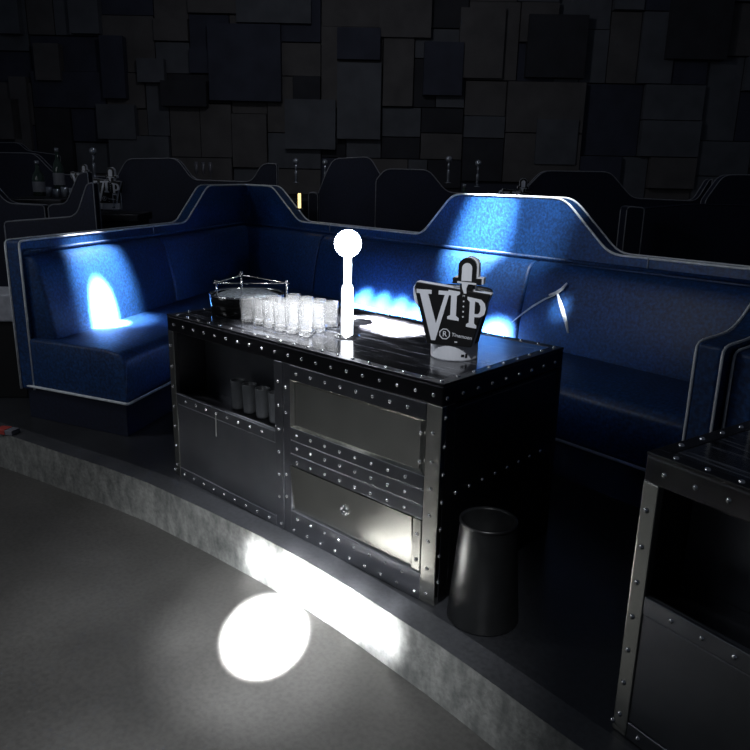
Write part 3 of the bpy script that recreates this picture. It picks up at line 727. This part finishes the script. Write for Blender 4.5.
# ------------------------------------------------------------------ light
W = bpy.data.worlds.new('world'); sc.world = W; W.use_nodes = True
bg = W.node_tree.nodes['Background']; bg.inputs[0].default_value = (.62, .74, 1.0, 1); bg.inputs[1].default_value = .025
def spot(name, loc, tgt, watts, deg, blend, col=(1, 1, 1), size=.03):
    l = bpy.data.lights.new(name, 'SPOT'); l.energy = watts; l.spot_size = math.radians(deg); l.spot_blend = blend; l.color = col; l.shadow_soft_size = size
    o = bpy.data.objects.new(name, l); COL.objects.link(o); o.location = loc; o.rotation_euler = (Vector(tgt)-Vector(loc)).to_track_quat('-Z', 'Y').to_euler(); return o
def area(name, loc, tgt, watts, size, col=(1, 1, 1)):
    l = bpy.data.lights.new(name, 'AREA'); l.energy = watts; l.size = size; l.color = col
    o = bpy.data.objects.new(name, l); COL.objects.link(o); o.location = loc; o.rotation_euler = (Vector(tgt)-Vector(loc)).to_track_quat('-Z', 'Y').to_euler(); return o
pool = Vector((-1.733, 1.345, -.2))
spot('floor_spot', (.35, -.75, 2.15), pool, 420000, 4.3, .55, (.95, .97, 1))
spot('floor_spot_halo', (.35, -.75, 2.7), (-1.72, 1.33, -.18), 2200, 12, 1, (.93, .96, 1))
spot('floor_spot_wide', (.35, -.75, 2.7), (-1.72, 1.25, -.18), 750, 30, 1, (.93, .96, 1))
for kx, ky, w in ((258, 562, 2600), (290, 578, 5200), (322, 594, 6000), (354, 612, 6500), (388, 630, 3600)):
    spot('kerb_spot', (-.95, -1.1, 1.25), atz(kx, ky, -.1), w, 4.6, 1, (.97, .98, 1))  # row of narrow spots added low down so only the kerb face brightens
area('table_front_fill', (-5.2, -2.2, 2.4), (-2.4, 1.6, .2), 15, 1.6, (.88, .93, 1))  # unseen soft light added to brighten the table's metal front
spot('floor_fill_left', (-3.0, -1.2, 3.2), (-3.0, .1, -.2), 85, 52, 1, (1, .98, .95))  # added fill that lifts the dark floor on the left
def on_arm(s_, o_, z): p = A0+armv*s_+Vector((.872, .489))*o_; return Vector((p.x, p.y, z))
spot('left_sofa_spot', on_arm(.38, 1.25, 3.0), on_arm(.48, .16, .52), 300000, 6.2, 1, (.93, .97, 1))
spot('left_sofa_halo', on_arm(.38, 1.15, 3.0), on_arm(.55, .14, .66), 4500, 16, 1, (.93, .97, 1))
def on_back(px, o_, z):
    n2 = Vector((backv.y, -backv.x)); c = Vector((Cn.x+n2.x*o_, Cn.y+n2.y*o_)); r = ray(px, 300)
    t = (c.x*n2.x+c.y*n2.y)/(r.x*n2.x+r.y*n2.y); return Vector((r.x*t, r.y*t, z))
spot('back_sofa_spot', on_back(468, .95, 3.0), on_back(478, .05, 1.10), 8000, 13, 1, (.93, .97, 1))
spot('back_sofa_halo', on_back(520, 1.6, 3.0), on_back(512, .05, 1.14), 900, 17, 1, (.93, .97, 1))
for px_, w in ((358, 12000), (376, 12000), (394, 12000), (412, 12000), (430, 12000), (488, 14000), (497, 14000)):
    spot('seat_spot', on_back(px_-8, 1.9, 3.0), on_back(px_, .19, .455), w*12, 3.6, 1, (.97, .98, 1))
spot('tumbler_fill', (-1.6, 1.2, 3.0), (-2.12, 1.88, .78), 2200, 16, .8, (.93, .96, 1))  # extra light added on the tumblers to boost the lamp's glow in them
for tx, ty in ((366, 321), (384, 325), (402, 330)): spot('table_pool_spot', (-1.0, .6, 3.0), atz(tx, ty, .75), 220000, 4.2, 1, (.97, .98, 1))
spot('bucket_fill', (-.5, .3, 2.9), (-1.43, 1.95, .9), 200, 12, 1, (.93, .96, 1))  # fill added from the camera side to brighten the VIP sign
spot('fold_spot', (-1.2, 1.6, 2.6), cushion_pt(560, 308)+Vector((base.x, base.y, 0)), 1500, 3.0, 1, (.93, .96, 1))
area('ambient_fill_left', (-4.5, -.4, 3.4), (-3.2, 1.6, 0), 12, .5, (.9, .94, 1))  # added area fill for general dim light on the left
area('ambient_fill_mid', (-2.2, -.8, 3.2), (-3.0, 2.6, .4), 2.2, .25, (.85, .92, 1))  # weak area fill added over the middle, no real fixture
area('ambient_fill_rear', (-5.5, 4.5, 4.2), (-7, 8.5, 2.4), 17, .5, (.9, .92, 1))  # area fill added to lift the rear booths and block wall
# ------------------------------------------------------------------ colour management
sc.view_settings.view_transform = 'Standard'; sc.view_settings.look = 'None'; sc.view_settings.exposure = 0; sc.view_settings.gamma = 1
sc.view_settings.use_curve_mapping = False
